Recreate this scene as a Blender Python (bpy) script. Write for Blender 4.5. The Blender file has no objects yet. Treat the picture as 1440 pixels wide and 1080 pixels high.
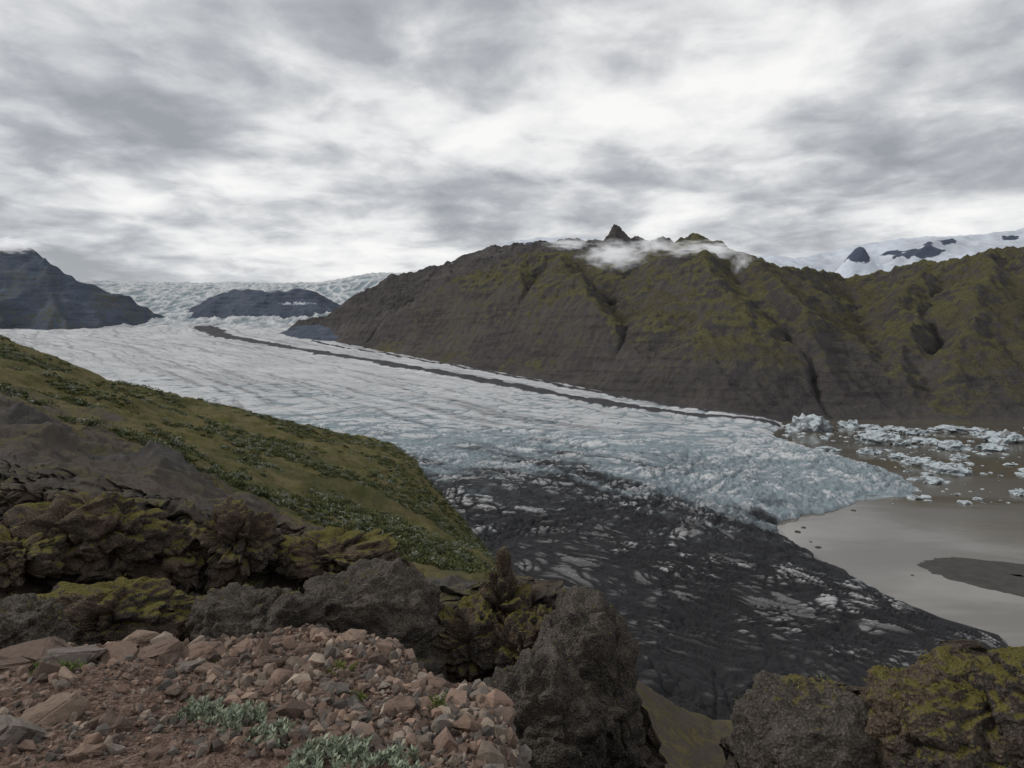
import bpy, bmesh, math, time
import numpy as np
from mathutils import Vector, Matrix
T0=time.time()
scene=bpy.context.scene
H=220.0; F=960.0; CU=720.0; CV=490.0
rng=np.random.RandomState(11)
# ------------------------------------------------------------------ noise
_p=rng.permutation(256); PERM=np.concatenate([_p,_p]).astype(np.int32)
_a=rng.rand(256)*2*np.pi; G2=np.stack([np.cos(_a),np.sin(_a)],1).astype(np.float32)
_g=rng.randn(256,3); G3=(_g/np.linalg.norm(_g,axis=1)[:,None]).astype(np.float32)
R3=np.random.RandomState(99).rand(256,4).astype(np.float32)
def fade(t): return t*t*t*(t*(t*6-15)+10)
def n2(x,y,s=0):
    x=np.asarray(x,dtype=np.float64)+s*17.37; y=np.asarray(y,dtype=np.float64)+s*5.71
    xi=np.floor(x).astype(np.int32); yi=np.floor(y).astype(np.int32)
    xf=(x-xi).astype(np.float32); yf=(y-yi).astype(np.float32)
    u=fade(xf); v=fade(yf)
    def c(i,j):
        h=PERM[PERM[(xi+i)&255]+((yi+j)&255)]
        return G2[h,0]*(xf-i)+G2[h,1]*(yf-j)
    a=c(0,0);b=c(1,0);a=a+u*(b-a)
    d=c(0,1);e=c(1,1);d=d+u*(e-d)
    return (a+v*(d-a))*1.5
def n3(x,y,z,s=0):
    x=np.asarray(x,dtype=np.float64)+s*11.3; y=np.asarray(y,dtype=np.float64)+s*7.7; z=np.asarray(z,dtype=np.float64)+s*3.1
    xi=np.floor(x).astype(np.int32); yi=np.floor(y).astype(np.int32); zi=np.floor(z).astype(np.int32)
    xf=(x-xi).astype(np.float32); yf=(y-yi).astype(np.float32); zf=(z-zi).astype(np.float32)
    u=fade(xf);v=fade(yf);w=fade(zf)
    def c(i,j,k):
        h=PERM[PERM[PERM[(xi+i)&255]+((yi+j)&255)]+((zi+k)&255)]
        return G3[h,0]*(xf-i)+G3[h,1]*(yf-j)+G3[h,2]*(zf-k)
    def l(a,b,t): return a+t*(b-a)
    return l(l(l(c(0,0,0),c(1,0,0),u),l(c(0,1,0),c(1,1,0),u),v),l(l(c(0,0,1),c(1,0,1),u),l(c(0,1,1),c(1,1,1),u),v),w)*1.5
def worley(x,y,z,s=0):
    x=np.asarray(x,dtype=np.float64)+s*13.7; y=np.asarray(y,dtype=np.float64)+s*9.1; z=np.asarray(z,dtype=np.float64)+s*4.3
    xi=np.floor(x).astype(np.int32); yi=np.floor(y).astype(np.int32); zi=np.floor(z).astype(np.int32)
    xf=(x-xi).astype(np.float32); yf=(y-yi).astype(np.float32); zf=(z-zi).astype(np.float32)
    f1=np.full(x.shape,9.,np.float32); f2=f1.copy(); r=np.zeros(x.shape,np.float32)
    for i in (-1,0,1):
        for j in (-1,0,1):
            for k in (-1,0,1):
                h=PERM[PERM[PERM[(xi+i)&255]+((yi+j)&255)]+((zi+k)&255)]
                d=(R3[h,0]+i-xf)**2+(R3[h,1]+j-yf)**2+(R3[h,2]+k-zf)**2
                m=d<f1; f2=np.where(m,f1,np.minimum(f2,d)); r=np.where(m,R3[h,3],r); f1=np.where(m,d,f1)
    return np.sqrt(f1),np.sqrt(f2),r
def fbm2(x,y,o=4,s=0,g=.5):
    r=0;a=1.;f=1.
    for i in range(o): r=r+a*n2(x*f,y*f,s+i); a*=g; f*=2.03
    return r
def rid2(x,y,o=4,s=0,g=.5):
    r=0;a=.5;f=1.
    for i in range(o): r=r+a*(1-np.abs(n2(x*f,y*f,s+i))*1.4)**2; a*=g; f*=2.07
    return r
def fbm3(x,y,z,o=4,s=0,g=.5):
    r=0;a=1.;f=1.
    for i in range(o): r=r+a*n3(x*f,y*f,z*f,s+i); a*=g; f*=2.03
    return r
def rid3(x,y,z,o=4,s=0,g=.5):
    r=0;a=.5;f=1.
    for i in range(o): r=r+a*(1-np.abs(n3(x*f,y*f,z*f,s+i))*1.5); a*=g; f*=2.07
    return r
def ss(a,b,x):
    t=np.clip((x-a)/(b-a),0,1); return t*t*(3-2*t)
def lin(n,p): return (1-np.abs(n)*1.6).clip(0,1)**p
# image pixel coordinates, placed at chosen depths, turned into world positions
def W(u,v,Y): return (Y*(u-CU)/F, Y, H+Y*(CV-v)/F)
# ------------------------------------------------------------------ mesh helpers
def add_attr(me,name,arr):
    at=me.color_attributes.new(name,'FLOAT_COLOR','POINT')
    c=np.ones((len(me.vertices),4),dtype=np.float32); c[:,:arr.shape[1]]=arr
    at.data.foreach_set('color',c.ravel())
def make_mesh(name,V,faces,mat=None,smooth=True,attrs=None,n=None):
    me=bpy.data.meshes.new(name); V=np.asarray(V,dtype=np.float32); faces=np.asarray(faces,dtype=np.int32)
    k=faces.shape[1]
    me.vertices.add(len(V)); me.vertices.foreach_set('co',V.ravel())
    me.loops.add(faces.size); me.loops.foreach_set('vertex_index',faces.ravel())
    me.polygons.add(len(faces)); me.polygons.foreach_set('loop_start',np.arange(0,faces.size,k,dtype=np.int32))
    me.polygons.foreach_set('loop_total',np.full(len(faces),k,dtype=np.int32))
    me.polygons.foreach_set('use_smooth',np.full(len(faces),smooth,dtype=bool))
    me.update(calc_edges=True)
    if attrs:
        for a,b in attrs.items(): add_attr(me,a,b)
    ob=bpy.data.objects.new(name,me); scene.collection.objects.link(ob)
    if mat: me.materials.append(mat)
    return ob
def grid_mesh(name,X,Y,Z,mat,attrs=None,smooth=True,keep=None):
    r,c=X.shape; idx=np.arange(r*c).reshape(r,c)
    f=np.stack([idx[:-1,:-1],idx[:-1,1:],idx[1:,1:],idx[1:,:-1]],-1).reshape(-1,4)
    V=np.stack([X,Y,Z],-1).reshape(-1,3)
    if keep is not None:
        k=keep.reshape(-1); fk=k[f].any(1); f=f[fk]
        used=np.zeros(r*c,bool); used[f.ravel()]=True; m=np.cumsum(used)-1
        V=V[used]; f=m[f]
        if attrs: attrs={a:b.reshape(-1,b.shape[-1])[used] for a,b in attrs.items()}
    elif attrs: attrs={a:b.reshape(-1,b.shape[-1]) for a,b in attrs.items()}
    return make_mesh(name,V,f,mat,smooth,attrs)
# ------------------------------------------------------------------ material helper
class M:
    def __init__(s,name,rough=.9,spec=.2):
        s.m=bpy.data.materials.new(name); s.m.use_nodes=True; s.t=s.m.node_tree; s.b=s.t.nodes['Principled BSDF']
        s.b.inputs['Roughness'].default_value=rough; s.b.inputs['Specular IOR Level'].default_value=spec
        g=s.t.nodes.new('ShaderNodeNewGeometry'); s.pos=g.outputs['Position']; s.nor=g.outputs['Normal']
    def n(s,t,**k):
        x=s.t.nodes.new(t)
        for a,b in k.items(): setattr(x,a,b)
        return x
    def L(s,a,b): s.t.links.new(a,b)
    def put(s,inp,v):
        if isinstance(v,bpy.types.NodeSocket): s.L(v,inp)
        elif isinstance(v,(tuple,list)) and len(v)==3 and inp.type=='RGBA': inp.default_value=(*v,1)
        else: inp.default_value=v
    def noise(s,scale,detail=6,rough=.55,vec=None,dist=0,st=None):
        v=vec or s.pos
        if st:
            mp=s.n('ShaderNodeMapping'); s.L(v,mp.inputs['Vector']); mp.inputs['Scale'].default_value=st; v=mp.outputs[0]
        x=s.n('ShaderNodeTexNoise'); s.L(v,x.inputs['Vector']); x.inputs['Scale'].default_value=scale; x.inputs['Detail'].default_value=detail
        x.inputs['Roughness'].default_value=rough; x.inputs['Distortion'].default_value=dist
        return x.outputs['Fac']
    def vor(s,scale,out='Distance',feat='F1'):
        x=s.n('ShaderNodeTexVoronoi',feature=feat); s.L(s.pos,x.inputs['Vector']); x.inputs['Scale'].default_value=scale; return x.outputs[out]
    def math(s,op,a,b=0.,c=0.,clamp=False):
        x=s.n('ShaderNodeMath',operation=op,use_clamp=clamp); s.put(x.inputs[0],a); s.put(x.inputs[1],b); s.put(x.inputs[2],c); return x.outputs[0]
    def step(s,x,a,b):
        r=s.n('ShaderNodeMapRange',interpolation_type='SMOOTHSTEP'); s.put(r.inputs[0],x); r.inputs[1].default_value=a; r.inputs[2].default_value=b; return r.outputs[0]
    def mix(s,f,a,b):
        x=s.n('ShaderNodeMix',data_type='RGBA'); s.put(x.inputs[0],f); s.put(x.inputs[6],a); s.put(x.inputs[7],b); return x.outputs[2]
    def mul(s,a,f):
        x=s.n('ShaderNodeVectorMath',operation='SCALE'); s.put(x.inputs[0],a); s.put(x.inputs[3],f); return x.outputs[0]
    def attr(s,name):
        a=s.n('ShaderNodeAttribute'); a.attribute_name=name; x=s.n('ShaderNodeSeparateColor'); s.L(a.outputs['Color'],x.inputs[0]); return x.outputs[0],x.outputs[1],x.outputs[2],a.outputs['Color']
    def up(s):
        x=s.n('ShaderNodeSeparateXYZ'); s.L(s.nor,x.inputs[0]); return x.outputs[2]
    def xyz(s):
        x=s.n('ShaderNodeSeparateXYZ'); s.L(s.pos,x.inputs[0]); return x.outputs
    def bump(s,h,strength,dist,prev=None):
        x=s.n('ShaderNodeBump'); x.inputs['Strength'].default_value=strength; x.inputs['Distance'].default_value=dist; s.L(h,x.inputs['Height'])
        if prev: s.L(prev,x.inputs['Normal'])
        return x.outputs[0]
    def done(s,col,nrm=None):
        s.put(s.b.inputs['Base Color'],col)
        if nrm: s.L(nrm,s.b.inputs['Normal'])
        return s.m
# ------------------------------------------------------------------ MATERIALS
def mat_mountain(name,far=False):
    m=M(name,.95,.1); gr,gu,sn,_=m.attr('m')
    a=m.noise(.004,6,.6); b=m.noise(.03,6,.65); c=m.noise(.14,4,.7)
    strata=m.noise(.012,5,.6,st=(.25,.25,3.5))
    rock=m.mix(b,(.045,.044,.050) if not far else (.06,.078,.11),(.135,.122,.112) if not far else (.14,.165,.21))  # blue shift painted in for aerial haze, stronger on far rock
    rock=m.mix(m.step(a,.45,.65),rock,m.mul(rock,1.35))
    rock=m.mix(m.math('MULTIPLY',m.step(strata,.5,.62),.45),rock,m.mul(rock,.5))
    green=m.mix(b,(.092,.090,.044),(.235,.220,.105))
    green=m.mix(m.step(a,.42,.62),green,m.mix(b,(.075,.070,.045),(.175,.155,.095)))
    green=m.mix(m.step(c,.35,.7),m.mul(green,.62),green)
    f=m.math('ADD',gr,m.math('MULTIPLY',m.math('SUBTRACT',m.math('ADD',m.math('MULTIPLY',b,.5),m.math('ADD',m.math('MULTIPLY',c,.22),m.math('MULTIPLY',a,.28))),.5),4.2))
    f=m.step(f,.15,.85)
    col=m.mix(m.math('MULTIPLY',f,.94),rock,green)
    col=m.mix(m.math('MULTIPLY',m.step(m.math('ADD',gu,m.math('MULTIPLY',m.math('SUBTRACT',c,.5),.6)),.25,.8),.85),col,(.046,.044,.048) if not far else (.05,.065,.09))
    sf=m.step(m.math('ADD',sn,m.math('MULTIPLY',m.math('SUBTRACT',b,.5),1.3)),.45,.6)
    col=m.mix(sf,col,(.62,.66,.72))
    return m.done(col,m.bump(m.math('ADD',m.math('ADD',b,m.math('MULTIPLY',strata,.35)),m.math('MULTIPLY',c,.4)),1.,30))
MAT_MTN=mat_mountain('mountain_moss_rock'); MAT_FAR=mat_mountain('far_haze_tinted_rock',True)

def mat_glacier():
    m=M('glacier_ice',.8,.2); d,cr,mo,_=m.attr('g'); _,_,sb,fv=m.attr('f'); pl,_,_,_=m.attr('p')
    st1=m.noise(1.,6,.65,vec=fv,st=(.7,8.,0.))       # long streaks with the flow
    st2=m.noise(1.,5,.65,vec=fv,st=(8.,2.,0.))       # transverse crevasse sets
    st3=m.noise(1.,5,.7,vec=fv,st=(1.6,24.,0.))
    iso=m.noise(.16,5,.72); big=m.noise(.004,5,.5)
    clean=m.mix(iso,(.35,.365,.38),(.84,.85,.86))
    clean=m.mix(m.step(big,.35,.7),m.mul(clean,.82),clean)
    clean=m.mix(sb,clean,m.mul(clean,.45))
    blue=m.mix(iso,(.12,.155,.175),(.36,.43,.46))
    blue=m.mix(m.step(d,.3,.7),blue,(.06,.065,.07))
    k=m.math('ADD',cr,m.math('MULTIPLY',m.math('SUBTRACT',st2,.5),1.))
    col=m.mix(m.step(k,.22,.72),clean,blue)
    df=m.math('ADD',d,m.math('MULTIPLY',m.math('SUBTRACT',m.math('ADD',m.math('MULTIPLY',st1,.55),m.math('ADD',m.math('MULTIPLY',iso,.25),m.math('MULTIPLY',st2,.2))),.5),2.4))
    dirtc=m.mix(m.step(st1,.35,.65),(.052,.051,.053),(.175,.17,.168))
    dirtc=m.mix(m.math('MULTIPLY',m.step(st3,.50,.64),.7),dirtc,(.32,.32,.32))
    dirtc=m.mix(m.step(m.math('ADD',pl,m.math('MULTIPLY',m.math('SUBTRACT',iso,.5),.8)),.45,.8),dirtc,(.42,.42,.425))
    dirtc=m.mix(m.step(d,1.05,1.8),dirtc,m.mul(dirtc,.40))
    dirtc=m.mix(m.step(cr,.2,.65),dirtc,(.022,.022,.024))
    col=m.mix(m.math('MULTIPLY',m.step(df,.1,1.05),.97),col,dirtc)
    mf=m.step(m.math('ADD',mo,m.math('MULTIPLY',m.math('SUBTRACT',iso,.5),.6)),.4,.7)
    col=m.mix(mf,col,(.055,.053,.057))
    return m.done(col,m.bump(m.math('ADD',m.math('ADD',m.math('MULTIPLY',st1,.8),m.math('MULTIPLY',st2,.6)),m.math('MULTIPLY',iso,.8)),1,3.5))
MAT_GL=mat_glacier()

def mat_snow():
    m=M('snow_cap',.7,.2); r,_,_,_=m.attr('m'); b=m.noise(.01,8,.6); c=m.noise(.002,5,.6)
    col=m.mix(b,(.46,.51,.59),(.72,.76,.82)); col=m.mix(m.step(c,.42,.6),m.mul(col,.8),col)
    f=m.step(m.math('ADD',r,m.math('MULTIPLY',m.math('SUBTRACT',b,.5),1.4)),.45,.58)
    return m.done(m.mix(f,col,(.06,.075,.11)),m.bump(b,.8,30))
MAT_SNOW=mat_snow()

def mat_ground():
    m=M('hillside_ground',.95,.1); vg,soil,gv,_=m.attr('z'); up=m.up()
    a=m.noise(.35,6,.6); b=m.noise(3.,6,.65); c=m.noise(18.,5,.65); e=m.noise(.07,4,.6)
    v1=m.vor(26.)
    rock=m.mix(b,(.048,.037,.029),(.22,.17,.13))
    rock=m.mix(m.step(a,.42,.62),rock,m.mix(b,(.068,.06,.054),(.19,.168,.148)))
    rock=m.mix(m.math('MULTIPLY',m.step(v1,.15,.6),.5),rock,m.mul(rock,.4))
    moss=m.mix(c,(.075,.068,.02),(.20,.185,.052))
    mk=m.step(m.math('ADD',m.math('MULTIPLY',up,.35),m.math('ADD',m.math('MULTIPLY',a,.6),m.math('MULTIPLY',b,.5))),.86,.97)
    rock=m.mix(m.math('MULTIPLY',mk,.75),rock,moss)
    gravel=m.mix(c,(.055,.051,.05),(.175,.162,.15)); gravel=m.mix(m.step(a,.4,.62),gravel,m.mul(gravel,.65))
    gr=m.mix(b,(.06,.062,.022),(.20,.185,.066)); gr=m.mix(m.step(a,.4,.65),gr,m.mix(b,(.12,.098,.048),(.28,.235,.115)))
    gr=m.mix(m.math('MULTIPLY',m.step(e,.5,.62),.5),gr,(.07,.08,.034))
    gr=m.mix(m.step(c,.35,.65),m.mul(gr,.5),gr)
    so=m.mix(b,(.075,.047,.034),(.20,.13,.098)); so=m.mix(m.step(c,.4,.7),so,(.28,.205,.165))
    col=m.mix(gv,rock,gravel)
    vf=m.step(m.math('ADD',vg,m.math('MULTIPLY',m.math('SUBTRACT',m.math('ADD',m.math('MULTIPLY',a,.6),m.math('MULTIPLY',b,.4)),.5),2.8)),.34,.64)
    col=m.mix(vf,col,gr); col=m.mix(soil,col,so)
    n1=m.bump(m.math('ADD',a,m.math('MULTIPLY',b,.45)),.9,.6)
    n2_=m.bump(m.math('SUBTRACT',c,m.math('MULTIPLY',v1,.6)),.9,.05,n1)
    return m.done(col,n2_)
MAT_GROUND=mat_ground()

def mat_crag(name,mossy=.9,grey=False):
    m=M(name,.95,.12); up=m.up(); a=m.noise(.9,6,.6); b=m.noise(4.,6,.65); c=m.noise(22.,5,.7); v1=m.vor(22.); v2=m.vor(48.)
    lo,hi=((.066,.050,.038),(.25,.19,.14)) if not grey else ((.072,.062,.053),(.22,.192,.162))
    rock=m.mix(b,lo,hi)
    rock=m.mix(m.step(a,.45,.6),rock,m.mix(b,(.05,.043,.038),(.155,.135,.12)))
    rock=m.mix(m.step(c,.5,.75),rock,m.mul(hi,1.4))
    rock=m.mix(m.math('MULTIPLY',m.step(v1,.2,.65),.6),rock,m.mul(rock,.38))
    moss=m.mix(c,(.08,.068,.02),(.24,.215,.055))
    mk=m.step(m.math('ADD',m.math('MULTIPLY',up,.4),m.math('ADD',m.math('MULTIPLY',a,.65),m.math('MULTIPLY',b,.5))),mossy,mossy+.10)
    col=m.mix(m.math('MULTIPLY',mk,.85),rock,moss)
    n1=m.bump(b,.8,.22); n2_=m.bump(m.math('SUBTRACT',m.math('MULTIPLY',c,.8),v1),.9,.05,n1)
    return m.done(col,m.bump(v2,.5,-.02,n2_))
MAT_CRAG=mat_crag('mossy_crag_rock',.84); MAT_BUT=mat_crag('conglomerate_rock',.99,True)

def mat_stone():
    m=M('scree_stone',.9,.2); _,_,_,c=m.attr('c'); a=m.noise(30.,6,.65); b=m.noise(120.,4,.7)
    col=m.mix(a,m.mul(c,.5),m.mul(c,1.35)); col=m.mix(m.math('MULTIPLY',m.step(b,.55,.75),.35),col,(.30,.26,.21))
    return m.done(col,m.bump(m.math('ADD',a,m.math('MULTIPLY',b,.4)),.8,.014))
MAT_STONE=mat_stone()
def mat_leaf():
    m=M('foliage_leaf',.7,.25); _,_,_,c=m.attr('c'); a=m.noise(1.2,3)
    return m.done(m.mix(a,m.mul(c,.7),m.mul(c,1.2)))
MAT_LEAF=mat_leaf()
def mat_ice():
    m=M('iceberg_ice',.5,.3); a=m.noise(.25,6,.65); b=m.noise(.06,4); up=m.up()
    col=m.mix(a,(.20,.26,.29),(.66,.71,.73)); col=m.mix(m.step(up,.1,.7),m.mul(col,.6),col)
    col=m.mix(m.step(b,.50,.62),col,(.16,.165,.17)); return m.done(col,m.bump(a,.7,1.5))
MAT_ICE=mat_ice()
def mat_gravel():
    m=M('dark_gravel',.95,.1); a=m.noise(.08,6,.65); return m.done(m.mix(a,(.035,.034,.034),(.10,.095,.09)),m.bump(a,.6,2))
def mat_water():
    m=M('silty_lake_water',.06,1.); a=m.noise(.005,6,.62,dist=.8,st=(.5,1.,1.)); b=m.noise(.3,4,.6); c=m.noise(.007,5,.62,st=(.3,1.,1.),dist=.5)
    m.b.inputs['IOR'].default_value=1.42; m.b.inputs['Specular IOR Level'].default_value=.5
    X,Y,Z=m.xyz()
    # silty base colour, paler near to paint in glare and glitter, darker far
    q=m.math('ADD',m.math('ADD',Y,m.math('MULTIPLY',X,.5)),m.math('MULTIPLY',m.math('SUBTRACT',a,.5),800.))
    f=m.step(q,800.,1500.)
    col=m.mix(f,(.185,.168,.145),(.105,.092,.072)); col=m.mix(m.step(c,.42,.58),m.mul(col,.72),col)  # streaky tone in the colour imitates brighter reflecting patches
    r=m.n('ShaderNodeMapRange'); m.L(c,r.inputs[0]); r.inputs[1].default_value=.42; r.inputs[2].default_value=.58; r.inputs[3].default_value=.22; r.inputs[4].default_value=.03
    m.L(r.outputs[0],m.b.inputs['Roughness'])
    return m.done(col,m.bump(b,.22,.22))

# ------------------------------------------------------------------ GLACIER SURFACE
def z0pt(u,v,z=0.): 
    Y=(H-z)*F/(v-CV); return (Y*(u-CU)/F,Y)
TERM=[z0pt(*p) for p in [(1092,587),(1100,600),(1082,612),(1130,628),(1180,642),(1245,660),(1292,684),(1285,697),(1240,699),(1200,706),(1170,718),(1130,722),(1105,730),(1080,740),(1090,755),(1120,772),(1180,806),(1255,845),(1330,874),(1400,893),(1432,918),(1450,960)]]
POLY=[(5000.,14000.),(3500.,6000.),(1300.,3200.)]+TERM+[(300.,250.),(-600.,250.),(-9000.,1500.),(-16000.,14000.),(-16000.,30000.),(5000.,30000.)]
def inpoly(x,y,P):
    r=np.zeros(x.shape,bool); n=len(P)
    for i in range(n):
        x1,y1=P[i]; x2,y2=P[(i+1)%n]
        if y1==y2: continue
        c=((y1>y)!=(y2>y))&(x<(x2-x1)*(y-y1)/(y2-y1)+x1); r^=c
    return r
def pdist(x,y,P):
    d=np.full(x.shape,1e18); tt=np.zeros(x.shape)
    for i in range(len(P)-1):
        ax,ay=P[i][:2]; bx,by=P[i+1][:2]; dx,dy=bx-ax,by-ay; L=dx*dx+dy*dy+1e-9
        t=np.clip(((x-ax)*dx+(y-ay)*dy)/L,0,1); q=(x-ax-t*dx)**2+(y-ay-t*dy)**2
        m=q<d; d=np.where(m,q,d); tt=np.where(m,i+t,tt)
    return np.sqrt(d),tt
def z_low(x,y):
    q=-0.965*(x-814)+0.26*(y-2112); q=np.maximum(q,0)
    return 0.045*q+0.04*np.maximum(y-2500,0)
def v_far(u,Y):
    v=np.interp(Y,[4500,6000,6600,7400,8300,9300,10500,12000,14000,20000],[480,463,452,440,428,414,403,400,401,406])
    return v-14*ss(430,540,u)*ss(7000,10500,Y)+4*ss(260,60,u)*ss(8000,10500,Y)*-1
def z_gl(x,y,d=None,ins=None):
    u=CU+F*x/y
    w=ss(4600,6300,y)
    z=z_low(x,y)*(1-w)+w*(H+y*(CV-v_far(u,y))/F)
    if d is not None:
        z=np.where(ins,z+11*(1-np.exp(-d/28))+5*(1-np.exp(-d/150)),-d*.5)
    else: z=z+16
    return z
_Y=np.exp(np.linspace(math.log(300),math.log(13000),3000))
def hit(u,v):
    x=_Y*(u-CU)/F; vs=CV+F*(H-z_gl(x,_Y))/_Y
    k=np.argmax(vs<=v); return (x[k],_Y[k],z_gl(x[k:k+1],_Y[k:k+1])[0])
nc,nr=1200,1050
uu=np.linspace(-420,1620,nc); yy=np.exp(np.linspace(math.log(270),math.log(18000),nr))
U,YY=np.meshgrid(uu,yy); XX=YY*(U-CU)/F
dw=7*fbm2(XX/40,YY/40,4,3)
d,_=pdist(XX+dw,YY-dw,TERM); ins=inpoly(XX+dw,YY-dw,POLY)
ZZ=z_gl(XX,YY,d,ins)
fa=.80*XX-.60*YY; fb=.60*XX+.80*YY
wx=45*fbm2(XX/260,YY/260,4,21); wy=30*fbm2(XX/260,YY/260,4,25)
fa=fa+wx; fb=fb+wy
res1=ss(1900,1000,YY); res2=ss(3600,2000,YY)
patch=fbm2(XX/230,YY/230,3,44)
lowz=ss(800,620,YY)
kA=lin(n2(fa/17,fb/75,31),5)                      # transverse
kB=lin(n2(fa/170,fb/13,33),5)                     # longitudinal
kB2=lin(n2(fa/90+3,fb/6.5,34),4)
fc=.7*fa+.7*fb; fd=-.7*fa+.7*fb
kC=lin(n2(fc/13,fd/90,35),6)                      # oblique
kE=lin(n2(fd/12,fc/70,36),6)
kD=lin(n2(XX/9,YY/9,37),3)
kL=lin(n2(fa/48,fb/210,39),4)
kL2=lin(n2(fd/60,fc/190,38),4)
pale=np.maximum(np.maximum(lin(n2(fc/20,fd/130,91),5),lin(n2(fd/26,fc/150,92),6)),lin(n2(fa/230,fb/24,93),4))*(.55+.6*ss(-.2,.4,fbm2(XX/110,YY/110,3,94)))
ser=ss(360,50,d)*ss(640,760,YY)*ss(1900,1350,YY)
chop=.6+.6*ss(-.3,.5,patch)
upz=1-lowz
disp=-(3.0*kA*res1*(.25+.75*upz)+res1*(3.0*kB+1.3*kB2)*(.3+.7*lowz)+res1*3.*kC*(.6+.4*upz)+2.4*kE*res1*(.5+.5*upz)+1.5*kD*res1*(.25+.75*upz))*chop
disp+=1.6*pale*res1
disp-=(4.2*kL*res2+3*kL2*res2)*(.35+.65*upz)*chop
disp-=5*lin(n2(fa/110,fb/420,40),3)*ss(1800,2600,YY)
disp+=ser*(8.5*(rid2((XX)/20,(YY)/24,4,51,.55)-.45))
disp+=5*fbm2(XX/220,YY/220,4,41)*ss(20,120,d)
disp+=1.6*fbm2(XX/14,YY/14,3,42)*res1*(.5+.5*upz)
fardisp=ss(5200,7000,YY)
fr_=rid2(XX/150,YY/380,4,61)
disp=disp*(1-fardisp)+fardisp*(60*(fr_-.5)+26*fbm2(XX/500,YY/500,3,63))
edge=np.where(ins,ss(0,14,d),0)
ZZ=ZZ+disp*edge
# moraines
mor1=[hit(*p) for p in [(288,460),(312,473),(345,478),(400,488),(500,505),(600,521),(720,543),(830,563),(900,575),(1000,586),(1086,592)]]
mor2=[hit(*p) for p in [(440,480),(520,495),(620,512),(740,534),(860,556),(960,574),(1080,587)]]
m1,t1=pdist(XX,YY,[p[:2] for p in mor1]); m2,t2=pdist(XX,YY,[p[:2] for p in mor2])
w1=np.interp(t1,[0,1,2,4,7,10],[105,75,62,62,50,25])
mo=ss(1.5,.5,m1/w1+.35*fbm2(XX/80,YY/80,3,83))
mo=np.maximum(mo,.8*ss(1.6,.4,m2/24+.4*fbm2(XX/60,YY/60,3,84)))
# flow bands following the medial moraine
side=np.where(YY>np.interp(XX,[p[0] for p in mor1],[p[1] for p in mor1]),-1,1)
mc=side*m1+30*fbm2(XX/400,YY/400,3,86)
band=fbm2(mc/46,t1*.35+YY*0,4,87,.6)*ss(7500,5200,YY)*ss(700,1100,YY)
bandd=np.clip(ss(-.05,.7,band+.15*fbm2(XX/90,YY/90,3,88)),0,1)
# dirt
dl=[(-500,780),(500,700),(600,700),(700,712),(800,702),(900,710),(1000,720),(1090,735),(1180,790),(1300,850)]
du=[p[0] for p in dl]; dY=[hit(*p)[1] for p in dl]
Yd=np.interp(U,du,dY)
lf=fbm2(fb/60,fa/420,4,71)
dirt=1.15-1.15*ss(.55,1.85,YY/Yd+.24*lf+.14*fbm2(XX/60,YY/60,3,73))
dirt=np.clip(dirt+.06,0,1.15)
dirt=np.maximum(dirt,(.25+.30*fbm2(fb/45,fa/700,4,77))*ss(600,2500,YY)*(1-.8*ss(5500,7500,YY)))
dirt=np.maximum(dirt,.46*bandd)
dirt+=.9*ss(500,390,YY+70*lf)*ss(1500,1000,U)
dirt-=.30*ser*ss(620,900,YY)
crn=.9*kA*res1*(.2+.8*upz)+(.9*kB+.35*kB2)*res1*(.2+lowz)+.85*kC*res1+.75*kE*res1+.35*kD*res1*upz+.75*kL*res2+.6*kL2*res2
crev=np.clip(crn*.85,0,1)*(1-fardisp)+fardisp*np.clip(1.2-fr_*1.5,0,1)
crev=np.maximum(crev,.5*ser*ss(.1,.6,fbm2(XX/60,YY/60,3,81)+.25))
ZZ+=mo*9*(1-fardisp)
G=np.stack([dirt,crev,mo],-1)
keep=(ZZ>-12)
grid_mesh('glacier',XX,YY,ZZ,MAT_GL,{'g':G,'f':np.stack([fa/100,fb/100,bandd*.5],-1),'p':(pale*res1)[...,None]},True,keep)
print('glacier',time.time()-T0)

# ------------------------------------------------------------------ MOUNTAINS
def blur(a,n=1):
    for _ in range(n):
        p=np.pad(a,1,mode='edge'); a=(p[:-2,1:-1]+p[2:,1:-1]+p[1:-1,:-2]+p[1:-1,2:]+4*a)/8
    return a
def cones(x,y,R):
    z=np.full(x.shape,-1e9)
    for k,pts in R:
        P=[W(*p) for p in pts]
        for i in range(len(P)-1):
            ax,ay,az=P[i]; bx,by,bz=P[i+1]; dx,dy=bx-ax,by-ay; L=dx*dx+dy*dy+1e-9
            t=np.clip(((x-ax)*dx+(y-ay)*dy)/L,0,1); q=np.sqrt((x-ax-t*dx)**2+(y-ay-t*dy)**2)
            z=np.maximum(z,az+t*(bz-az)-k*q)
    return z
def runoff(z,cell,rounds,nd,steps,depth):
    h,w=z.shape; acc_t=np.zeros_like(z)
    r=np.random.RandomState(5)
    for k in range(rounds):
        px=r.rand(nd)*(w-3)+1; py=r.rand(nd)*(h-3)+1; vx=np.zeros(nd); vy=np.zeros(nd)
        zb=blur(z,1); gy,gx=np.gradient(zb,cell); A=np.zeros(h*w)
        for s in range(steps):
            i=px.astype(int); j=py.astype(int); id_=j*w+i
            A+=np.bincount(id_,minlength=h*w)
            a=gx.ravel()[id_]; b=gy.ravel()[id_]
            vx=vx*.4-a; vy=vy*.4-b; L=np.sqrt(vx*vx+vy*vy)+1e-6
            px=np.clip(px+vx/L,1,w-2.01); py=np.clip(py+vy/L,1,h-2.01)
        A=blur(A.reshape(h,w),1)/(nd*steps/(h*w))
        g=np.log1p(A*.6)
        z=z-depth*np.clip(g-.5,0,3); z=blur(z,1)*.35+z*.65
        acc_t=g
    return z,acc_t
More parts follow.
